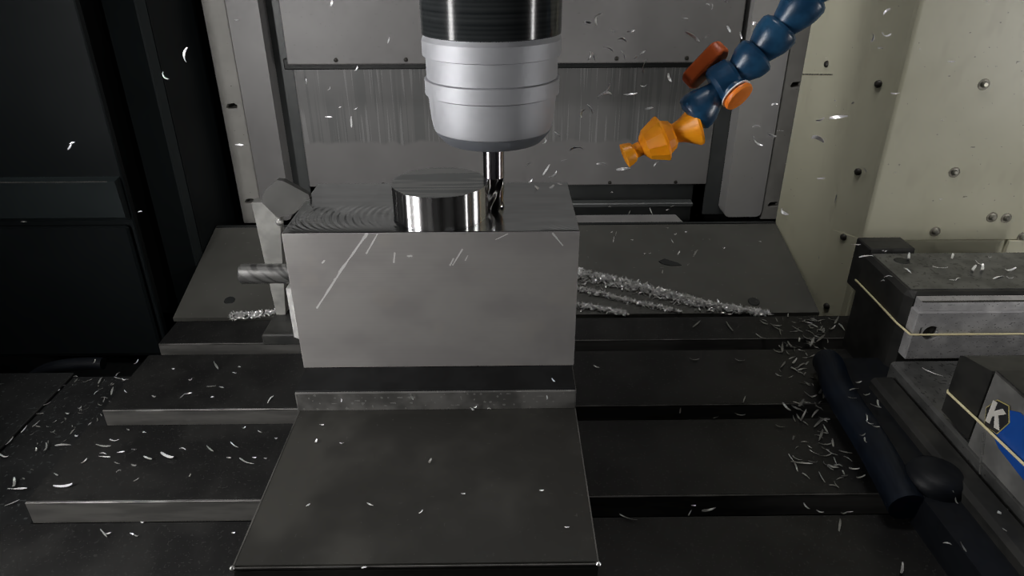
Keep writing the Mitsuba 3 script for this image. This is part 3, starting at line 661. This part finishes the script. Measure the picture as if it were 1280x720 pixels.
# chips: centre and direction, in tenths of a millimetre
CHIPS = {
    'air_l': '-1118,4867,2963,15,-12,48 -708,4478,2780,15,1,41 -894,4346,2632,22,8,32 -1226,4850,2226,50,-2,-1 -1044,4715,2224,2,11,75 -1133,4075,2609,-2,8,31 -1096,4442,2496,22,-5,22 -985,4631,2330,24,-2,13 -1118,4752,2314,21,-3,7 -2132,4837,2649,26,13,102 -2240,4716,2527,35,-5,-55 -2922,4650,2112,45,-4,15 -2709,4266,2184,30,4,35 -1883,4865,2029,68,-6,0 -1453,4033,2944,22,7,0',
    'air_r': '520,4193,2931,27,-16,79 461,4057,2920,44,-12,-4 612,4168,2861,41,-8,-21 774,4441,2828,57,15,9 744,4595,2766,59,-6,-15 631,4384,2739,54,-7,-24 576,4841,2624,20,16,58 530,4291,2707,-23,-1,52 690,4172,2733,27,5,-48 776,4064,2758,33,8,19 872,4782,2621,31,-1,26 870,4497,2617,15,-18,75 1164,4737,2868,41,6,0 1189,4605,2777,90,-30,-56 1336,4807,2751,32,-4,22 1079,4677,2510,30,-8,-63 592,4053,2567,23,-18,57 626,4411,2468,97,21,17 738,4140,2512,84,14,6 844,4292,2528,47,-1,8 874,4216,2415,52,16,8 494,4030,2458,35,8,-55 497,4517,2324,34,7,63 348,4556,2169,42,13,-34 274,4636,2099,21,5,38 1141,4166,3002,26,-2,-9 1140,4060,2998,2,9,32 1314,4421,2992,21,5,-21 1274,4158,2871,24,-8,-38 1309,4040,2851,18,3,-40 1600,4654,2841,82,-11,-14 459,4416,2121,92,-3,12 660,4613,1953,71,-14,0 708,4030,2095,86,17,4 1064,4754,1908,37,2,41 296,4846,1837,51,12,78 304,4213,1999,53,12,38 157,4083,2006,28,-1,29 44,4615,1791,87,8,-16 258,4448,1818,150,25,-1 1556,4043,2472,46,9,4 1764,4401,2226,47,4,0 1874,4788,2088,67,19,-23 1522,4175,2314,53,6,0 1686,4576,2100,71,-18,-63 2025,4210,2356,126,32,4 2155,4712,2216,54,-15,27 2238,4887,2047,105,-23,-37 2099,4068,2968,38,7,37 2316,4562,2767,-3,-2,56 2264,4322,2807,63,-3,-6 2439,4691,2686,42,1,0 2292,4119,2512,47,-14,3 2922,4681,2600,53,6,0 3125,4802,2953,-10,12,38 2137,4499,1871,52,-11,8 1890,4435,1655,69,15,-53 142,4237,2066,34,-2,21 358,4119,2125,38,1,6 363,4424,1870,35,4,-14 131,4719,1695,54,16,20 224,4600,1695,49,-7,-14',
    'wall_l': '-2944,7995,2563,51,0,0 -3024,7995,2048,44,0,14 -3078,7995,846,-8,0,-175 -3627,6000,520,27,0,92 -4566,6000,112,31,0,80 -4429,6000,1016,58,0,0 -3998,6000,862,39,0,7 -4041,6000,894,44,0,0 -3878,6000,763,25,0,-32 -3338,6000,1109,45,0,8',
    'wall_r': '3172,6520,2194,1,-16,56 3153,6995,2285,2,-63,55 3178,6361,1975,2,-41,23 3166,6657,1904,3,-68,-58 3180,6302,1074,1,-6,88 3171,6544,843,0,4,58 3173,6473,1079,3,-81,-49 3141,7324,594,-1,29,66 3136,7450,1084,4,-105,64 3177,6372,416,0,4,60 3300,6111,1412,20,-31,-36',
    'cover': '-4391,5192,-180,32,33,0 -4216,5102,-180,17,42,0 -4032,5063,-180,15,62,0 -3996,5222,-180,56,35,0 -3919,5098,-180,43,-1,0 -3902,4828,-180,37,51,0 -3884,4696,-180,55,8,0 -3834,4558,-180,13,87,0 -3889,4488,-180,-8,93,0 -3894,5246,-180,43,0,0 -3838,5468,-180,-17,82,0 -3637,5180,-180,-18,97,0 -3578,4996,-180,11,60,0 -3651,4692,-180,40,-1,0 -3841,4162,-180,104,-35,0 -3577,4260,-180,-45,109,0 -3640,4232,-180,-22,46,0 -3577,3864,-180,-65,115,0 -3522,3814,-180,134,5,0 -3473,3672,-180,68,57,0 -3911,4340,-180,-4,101,0 -3592,4768,-180,17,33,0 -3639,4454,-180,28,23,0 -4148,4889,-180,33,12,0 -3398,4552,-180,9,39,0',
    'table_l': '-3264,4748,10,-37,109,0 -3262,4616,10,-21,72,0 -3298,4922,10,81,-32,0 -3238,4898,10,46,-13,0 -3140,4724,10,43,-37,0 -3258,5168,10,-1,78,0 -3340,4995,10,10,54,0 -2540,5105,10,83,-121,0 -2340,4990,10,38,-11,0 -2464,4792,10,75,11,0 -2374,4779,10,45,-18,0 -2649,4660,10,18,63,0 -2616,4693,10,57,18,0 -2873,4653,10,44,-12,0 -2676,4888,10,29,24,0 -2886,4234,10,30,-20,0 -3286,4064,10,115,5,0 -3153,3748,10,43,-25,0 -2970,4042,10,127,-21,0 -2924,4104,10,78,-2,0 -2944,3970,10,55,-5,0 -2905,3926,10,84,-7,0 -2815,3977,10,50,14,0 -2784,3857,10,47,-20,0 -2736,3782,10,28,19,0 -2729,4002,10,35,0,0 -2580,3904,10,87,-35,0 -2448,3920,10,133,-61,0 -2647,3830,10,48,-6,0 -2384,4014,10,58,-15,0 -2172,3994,10,79,-69,0 -2012,4035,10,79,-63,0 -1863,3852,10,126,-65,0 -2006,3904,10,34,-1,0 -2212,3718,10,0,35,0 -3030,3628,10,140,20,0 -3027,3878,10,15,54,0 -2566,3684,10,23,31,0 -1920,4616,10,24,116,0 -2542,3203,10,75,-66,0 -2516,3203,10,40,10,0 -2326,3180,10,33,-7,0 -1871,4190,10,33,-17,0',
    'vise': '-430,2958,778,12,39,0 -700,2640,778,37,-21,0',
    'step': '284,3520,916,18,-36,0 -579,3428,879,20,0,-52 241,3428,852,0,0,36',
    'sheet': '1205,7291,332,44,34,10 1247,7263,324,20,81,24 1206,7156,292,25,105,32 1844,7353,351,37,0,0 1915,7242,318,38,18,5 1859,7135,285,14,-70,-21 1890,6925,223,39,66,20 1521,6929,224,45,5,2 1574,6929,224,35,0,0 2089,6949,230,68,111,33 2063,6910,218,44,96,29 1232,7750,470,38,0,0 1708,7641,437,18,-133,-40 1454,7644,438,32,63,19 1972,7741,467,59,30,9 1914,7682,450,49,12,4 2549,6225,12,18,44,13 1960,6748,169,33,31,9 1664,6641,137,18,59,18 1413,7153,291,36,0,0',
    'table_r': '1815,5738,10,108,126,0 2122,5688,10,12,-180,0 777,5025,10,60,-44,0 1648,5125,10,96,-11,0 2045,5105,10,93,-17,0 1616,4310,10,54,27,0 1354,4385,10,27,80,0 1810,4337,10,91,-24,0 1903,4533,10,48,90,0 768,3282,10,109,-52,0 1300,3344,10,109,27,0 1173,3318,10,32,47,0 2570,5590,10,-31,-116,0 2751,5632,10,56,-113,0 2079,3783,10,148,-26,0 2162,3637,10,-1,-109,0 1950,3362,10,21,-60,0 2020,3318,10,47,-21,0 2106,3216,10,64,119,0 2170,3303,10,50,10,0 2212,3316,10,49,4,0 2509,3389,10,40,43,0 2320,2858,10,59,90,0 2756,5893,10,35,78,0 3052,5808,10,78,23,0 3178,5776,10,105,146,0 3192,5684,10,-2,-139,0 3083,5640,10,97,73,0 2444,4278,10,76,-36,0 2326,3800,10,-11,-79,0 2303,4872,10,46,-50,0 2814,5430,10,29,-71,0 2491,5311,10,64,168,0 2260,3727,10,28,-42,0 2512,5078,10,78,89,0 2414,4366,10,104,107,0 2560,5034,10,121,92,0 2492,4928,10,55,-67,0 2569,5702,10,110,-45,0 2477,4962,10,36,-92,0 2029,3765,10,-6,-124,0 2729,4970,10,5,-124,0 2434,4270,10,79,59,0 2368,4491,10,60,-14,0 2901,5464,10,127,127,0 2208,4422,10,29,-119,0 2164,3794,10,64,-11,0 2230,3560,10,7,-67,0 2724,4875,10,51,-108,0 2444,4592,10,33,-86,0 2368,4116,10,75,-29,0 2808,5161,10,83,-42,0 2560,4634,10,79,104,0 2212,3892,10,51,-53,0 2282,3740,10,79,-31,0 2582,5336,10,43,-130,0 2799,5400,10,95,153,0 2810,5146,10,86,82,0 2764,5378,10,103,-47,0 2398,5033,10,76,96,0 2570,5647,10,65,-96,0 2284,3747,10,55,-34,0 2330,4464,10,91,113,0 2282,4236,10,27,-52,0 2295,4315,10,99,142,0 2326,4478,10,69,-66,0 2784,5093,10,77,-10,0 2192,4015,10,59,-4,0 2380,5479,10,87,-44,0 2026,3833,10,11,-87,0 2574,4595,10,67,158,0 2378,4229,10,103,104,0 2342,4086,10,80,127,0 2354,5507,10,55,-91,0 2902,5760,10,75,-39,0 2334,3762,10,60,-20,0 2064,3826,10,63,-52,0 2063,3660,10,32,-60,0 2500,4756,10,33,-43,0 2071,4190,10,76,-29,0',
    'vtop': '3052,5522,928,84,-1,0 3033,5288,928,132,23,0 3224,5416,928,-19,-129,0 3273,5416,928,97,115,0 3332,5466,928,86,117,0 3387,5464,928,122,22,0 3371,5248,928,75,125,0 3238,5018,928,11,-112,0 3026,4904,928,83,13,0 3766,5290,928,102,148,0 3518,5042,928,117,-23,0 3880,5112,928,13,-109,0 3766,5008,928,99,115,0 3842,5007,928,94,128,0 3490,4824,928,39,-9,0 3550,4852,928,76,55,0 3887,4874,928,118,50,0 4050,4988,928,127,39,0 3956,4844,928,46,-26,0 4044,5236,928,33,-1,0',
    'vbed': '3300,4580,595,39,0,32 3344,4548,418,130,90,0 3543,4545,418,-6,-130,0 3155,4328,418,36,-55,0 3179,4296,418,94,-113,0 3246,4150,418,11,-46,0',
    'base': '2600,4254,310,83,22,0 2204,3384,310,74,-6,0 2654,4173,310,60,12,0 2532,4136,310,63,-16,0 2682,4050,310,-24,-105,0 2402,3657,310,-14,-62,0 2546,3803,310,51,-14,0 2817,4229,310,42,-32,0 2657,4038,310,58,-47,0 2665,4332,310,66,19,0 2212,3308,310,78,24,0 2540,3920,310,-27,-79,0 2412,3712,310,51,17,0 2518,3844,310,31,-47,0 2730,3207,310,-33,-86,0 2689,3093,310,-17,-56,0 2858,3254,310,-29,-62,0 2938,3295,310,30,-34,0 2840,2915,310,-66,-168,0 2459,2778,310,44,-15,0 2528,2748,310,-9,-68,0 2938,3176,310,-1,-42,0 2936,3006,310,47,43,0',
    'fine_wall_r': '3998,6000,1168,30,0,0 3520,6000,1430,29,0,0 3455,6000,2490,-2,0,31 3808,6000,1897,29,0,0',
    'fine_cover': '-4190,5188,-180,29,0,0 -3920,5025,-180,21,20,0 -3419,4400,-180,32,-1,0',
    'fine_table_l': '-2332,5089,10,27,0,0 -2403,4646,10,28,9,0 -2890,5061,10,28,0,0 -2751,4204,10,30,-1,0 -1822,3902,10,29,-1,0 -1738,3892,10,25,0,0 -2364,3200,10,29,-11,0 -2342,3293,10,25,0,0 -1728,3198,10,24,5,0 -1728,4113,10,25,0,0 -2008,4240,10,19,23,0',
    'fine_vise': '-1095,3137,778,4,31,0 -946,3121,778,25,0,0 -1016,2644,778,18,18,0 -438,2587,778,19,24,0 -232,2712,778,25,0,0 -662,2250,778,25,5,0 286,2476,778,25,0,0 174,2729,778,25,0,0 -1098,3290,778,25,-2,0',
    'fine_step': '-216,3428,779,22,0,-23 -192,3428,792,21,0,15 -113,3428,784,25,0,-1 -1000,3428,854,3,0,25',
    'fine_sheet': '2041,7281,329,27,0,0 1294,8026,553,29,0,0 2840,7110,278,27,0,0 2412,7009,248,27,0,0',
    'fine_table_r': '1216,3387,10,32,0,0',
    'fine_vtop': '2954,4834,928,31,-1,0',
    'fine_vbed': '3432,4582,418,30,-13,0',
}


# ------------------------------------------------------------------ chips
def chip_mesh(rng, L=1.0, w=.17, th=.03, bend=1.2, twist=.8, n=7):
    """a curled shaving of unit length along x"""
    v, f = [], []
    for i in range(n):
        t = i / (n - 1)
        a = bend * (t - .5)
        if abs(bend) > .05:
            R = 1 / bend
            x, z = R * math.sin(a), R * (1 - math.cos(a))
        else:
            x, z = t - .5, 0
        ww = w * (.25 + .75 * math.sin(math.pi * min(max(t * .9 + .08, 0), 1)) ** .6) * (1 + rng.uniform(-.12, .12))
        tw = twist * (t - .5)
        c, s = math.cos(tw), math.sin(tw)
        tx, tz = math.cos(a), math.sin(a)
        side = np.array([-tz * s, c, tx * s])
        nor = np.array([-tz * c, -s, tx * c])
        o = np.array([x, 0, z])
        for q, r in ((-1, -1), (1, -1), (1, 1), (-1, 1)):
            v.append(o + side * q * ww / 2 + nor * r * th / 2)
    for i in range(n - 1):
        for a, b in ((0, 1), (1, 2), (2, 3), (3, 0)):
            f += [(4 * i + a, 4 * i + b, 4 * i + 4 + b), (4 * i + a, 4 * i + 4 + b, 4 * i + 4 + a)]
    m = 4 * (n - 1)
    f += [(0, 2, 1), (0, 3, 2), (m, m + 1, m + 2), (m, m + 2, m + 3)]
    return trimesh.Trimesh(np.array(v), f, process=False)


_rc = random.Random(3)
KINDS = [chip_mesh(_rc, w=.13 + .03 * (i % 4), bend=[.5, 1.4, -.9, 2.1, .9, -1.6, .25, 1.8][i], twist=[.6, 1.2, -.9, .4, -1.5, .9, 2.0, -.5][i], n=[7, 8, 6, 9, 7, 8, 6, 8][i]) for i in range(8)]
PLY = {(i, s): mikit.ply(KINDS[i], s, smooth=False) for i in range(8) for s in ('chip_bright', 'chip_dull', 'chip_dark')}
TRAY_N = np.array([0, -.287, .958])


def place(c, d, nrm, roll, fat=1.0):
    """matrix that lays a unit chip at c along d, flat on the surface of normal nrm"""
    d, nrm = np.asarray(d, float), np.asarray(nrm, float)
    L = np.linalg.norm(d)
    x = d / L
    z = nrm - x * (nrm @ x)
    if np.linalg.norm(z) < 1e-3:
        z = np.cross(x, [.3, .5, .8])
    z /= np.linalg.norm(z)
    y = np.cross(z, x)
    cr, sr = math.cos(roll), math.sin(roll)
    y, z = y * cr + z * sr, z * cr - y * sr
    M = np.eye(4)
    M[:3, 0], M[:3, 1], M[:3, 2], M[:3, 3] = x * L, y * L * fat, z * L * fat, c
    return M


def parse(s):
    a = np.array([[float(q) for q in w.split(',')] for w in s.split()]) / 10000
    return a[:, :3], a[:, 3:]


WHERE = {
    'air_l': ('chips flying left of the chuck', None), 'air_r': ('chips flying right of the chuck', None), 'wall_l': ('chips stuck on the left', (0, -1, 0)), 'wall_r': ('chips stuck on the cream wall', (-.8, -.6, 0)),
    'cover': ('chips on the black left cover', (0, 0, 1)), 'table_l': ('chips on the left of the table', (0, 0, 1)), 'vise': ('chips on the front vise', (0, 0, 1)), 'step': ('chips on the jaw step', (0, -.7, .7)),
    'sheet': ('chips on the sloping tray', tuple(TRAY_N)), 'table_r': ('chips on the right of the table', (0, 0, 1)), 'vtop': ('chips on the right vise jaw', (0, 0, 1)), 'vbed': ('chips on the right vise bed', (0, 0, 1)),
    'base': ('chips on the right vise base', (0, 0, 1)),
}


def seen(c):
    """where a point of the scene appears in the photograph; used for wording the labels only"""
    d = np.asarray(c) - [0, 0, CAM_H]
    r = np.cross(_f, _u)
    return 640 + 866.5 * (d @ r) / (d @ _f), 360 - 866.5 * (d @ _u) / (d @ _f)


def spot(where, c):
    x, y = seen(c)
    strip = 'behind rear slot' if c[1] > .549 else 'behind middle slot' if c[1] > .449 else 'behind front slot' if c[1] > .349 else 'at front edge'
    if where == 'air_l':
        return 'flying before the black left wall' if x < 252 else 'flying before the left post' if x < 330 else 'flying left of the chuck'
    if where == 'air_r':
        return ('flying before the cream wall' if x > 985 else 'flying before the right post' if x > 900 else 'flying before the upper grey panel' if y < 84 else
                'flying before the streaked panel' if y < 180 else 'flying low beside the end mill')
    if where == 'wall_l':
        return 'on the black left wall' if x < 252 else 'on the left post'
    if where == 'table_l':
        return 'on the left table ' + strip
    if where == 'table_r':
        return ('by the right vise ' if c[0] > .2 else 'on the right table ') + strip
    return {'wall_r': 'stuck on the cream wall', 'cover': 'on the black cover left of the table', 'vise': 'on the flat front vise body', 'step': 'on the step under the block', 'sheet': 'on the sloping tray',
            'vtop': 'on the back jaw of the right vise', 'vbed': 'between the jaws of the right vise', 'base': 'on the dark base of the right vise'}[where]


ORD = ['leftmost', 'second from left', 'third from left', 'fourth from left', 'fifth from left', 'sixth from left', 'seventh from left', 'eighth from left', 'ninth from left', 'tenth from left', 'eleventh from left', 'twelfth from left']
by_spot = {}
for where, (group, nrm) in WHERE.items():
    C, D = parse(CHIPS[where])
    for c, d in zip(C, D):
        key = numbered('metal_chip')
        air = nrm is None
        nn = np.array([RNG.uniform(-1, 1), -1, RNG.uniform(-.5, 1)]) if air else np.array(nrm, float)
        roll = RNG.uniform(-1.2, 1.2) if air else RNG.uniform(-.45, .45)
        k = RNG.randrange(8)
        s = 'chip_bright' if air or where == 'vtop' or RNG.random() < .3 else 'chip_dull'
        if where in ('table_r', 'base', 'sheet'):
            s = 'chip_dull' if RNG.random() < .5 else 'chip_dark'
        L = np.linalg.norm(d)
        scene[key] = {**PLY[(k, s)], 'to_world': T(place(c + nn * (0 if air else .10 * L * .2), d, nn, roll, (1.15 if air else min(1.25, max(.62, .0052 / L)))))}
        tag(key, None, 'metal chip', group)
        word = ('tiny' if L < .0045 else 'long' if L > .0085 else 'small') + (' curled' if k in (1, 3, 5, 7) else ' bent' if k in (2, 4) else ' straight')
        by_spot.setdefault(spot(where, c), []).append((seen(c), key, word))
for place_, found in by_spot.items():
    rows = -(-len(found) // 12)
    found.sort(key=lambda q: q[0][1])
    for r in range(rows):
        part = sorted(found[r * len(found) // rows:(r + 1) * len(found) // rows])
        row = '' if rows == 1 else (', upper half', ', lower half')[r] if rows == 2 else (', top row', ', middle row', ', bottom row')[r] if rows == 3 else f', {("first", "second", "third", "fourth", "fifth", "sixth")[r]} row down'
        for n, (_, key, word) in enumerate(part):
            labels[key]['label'] = f'{word} chip {place_}{row}, {ORD[n]}'
DUST = {'wall_l': 'on the left post and wall', 'wall_r': 'on the cream right wall', 'cover': 'on the black cover left of the table', 'table_l': 'on the table left of the block', 'vise': 'on the body of the front vise', 'step': 'on the step under the block',
        'sheet': 'on the sloping tray behind the table', 'table_r': 'on the table right of the block', 'vtop': 'on top of the right vise', 'vbed': 'on the bed of the right vise', 'base': 'on the base of the right vise'}
for where, words in DUST.items():
    if f'fine_{where}' not in CHIPS:
        continue
    C, D = parse(CHIPS[f'fine_{where}'])
    ms = []
    for c, d in zip(C, D):
        q = KINDS[RNG.randrange(8)].copy()
        q.apply_transform(place(c, d, (0, -.3, .95), RNG.uniform(-.5, .5), 1.6))
        ms.append(q)
    k = obj('metal_dust', join(*ms), 'chip_bright', None)
    tag(k, f'scattered tiny specks of metal {words}', 'metal dust', None, 'stuff')


def litter(name, poly, n, z, skin, label, seed, lmin, lmax, bias=0):
    r = random.Random(seed)
    P_ = sg.Polygon(poly)
    x0, y0, x1, y1 = P_.bounds
    out = []
    while len(out) < n:
        x, y = r.uniform(x0, x1), r.uniform(y0, y1)
        if not P_.contains(sg.Point(x, y)) or (bias and r.random() > ((x - x0) / (x1 - x0)) ** bias):
            continue
        a, L = r.uniform(0, 2 * math.pi), r.uniform(lmin, lmax)
        q = KINDS[r.randrange(8)].copy()
        q.apply_transform(place((x, y, z + .0008), np.array([math.cos(a), math.sin(a), r.uniform(-.1, .25)]) * L, (r.gauss(0, .3), r.gauss(0, .3), 1), r.uniform(-.5, .5), .8))
        out.append(q)
    k = obj(name, join(*out), skin, None)
    tag(k, label, 'chip litter', None, 'stuff')


litter('chip_litter', [(.250, .588), (.318, .582), (.272, .492), (.250, .440), (.244, .360), (.215, .350), (.205, .400), (.232, .500)], 105, 0.0, 'chip_dark', 'dense litter of thin silver chips beside the navy base of the right vise', 7, .004, .010, .9)
litter('chip_litter', [(-.387, .5224), (-.3300, .525), (-.3260, .463), (-.345, .424), (-.358, .381), (-.3885, .4645)], 55, -.0200, 'chip_dark', 'sparse litter of fine chips on the black cover left of the table', 8, .002, .006)


def pile(name, path, n, width, height, label, seed, lmin=.0035, lmax=.0075):
    r = random.Random(seed)
    p = np.asarray(path, float)
    seg = np.linalg.norm(np.diff(p, axis=0), axis=1)
    cum = np.r_[0, np.cumsum(seg)]
    out = []
    for _ in range(n):
        t = r.random() * cum[-1]
        i = min(int(np.searchsorted(cum, t, 'right')) - 1, len(seg) - 1)
        q = p[i] + (p[i + 1] - p[i]) * ((t - cum[i]) / seg[i])
        s, u = r.gauss(0, .5), 1 - .65 * (t / cum[-1]) ** 1.5
        y = q[1] + s * width * u
        x = q[0] + r.uniform(-.003, .003)
        h = height * u * max(0, 1 - s * s) * r.random()
        z = max(tray_z(y), -.0035 if y < .6 else -1) + .0012 + h
        if y < .5925:
            z = .0012 + h * .5
        a, e = r.uniform(0, 2 * math.pi), r.gauss(0, .45)
        L = r.uniform(lmin, lmax)
        q2 = KINDS[r.randrange(8)].copy()
        q2.apply_transform(place((x, y, z), np.array([math.cos(a) * math.cos(e), math.sin(a) * math.cos(e), math.sin(e)]) * L, (r.gauss(0, .5), -.3 + r.gauss(0, .5), 1), r.uniform(-.8, .8), 1.05))
        out.append(q2)
    k = obj(name, join(*out), 'chip_pile_skin', None)
    tag(k, label, 'chip pile', None, 'stuff')


scene['chip_pile_skin'] = pr((.86, .86, .85), .28, .8)
pile('chip_heap', [(.070, .661), (.130, .642), (.177, .623), (.215, .6105), (.262, .6025)], 1350, .0095, .006, 'long diagonal bank of silver chips on the tray, the uppermost of three', 1)
pile('chip_heap', [(.070, .640), (.120, .6225), (.173, .606)], 420, .0035, .003, 'thin middle streak of silver chips on the tray, between two others', 2)
pile('chip_heap', [(.068, .6165), (.095, .611), (.121, .603)], 300, .0040, .003, 'short lowest streak of silver chips on the tray beside the aluminium block', 3)
pile('chip_heap', [(-.275, .604), (-.250, .6060), (-.2230, .612)], 220, .0045, .004, 'small heap of silver chips behind the table, left of the aluminium block', 4)
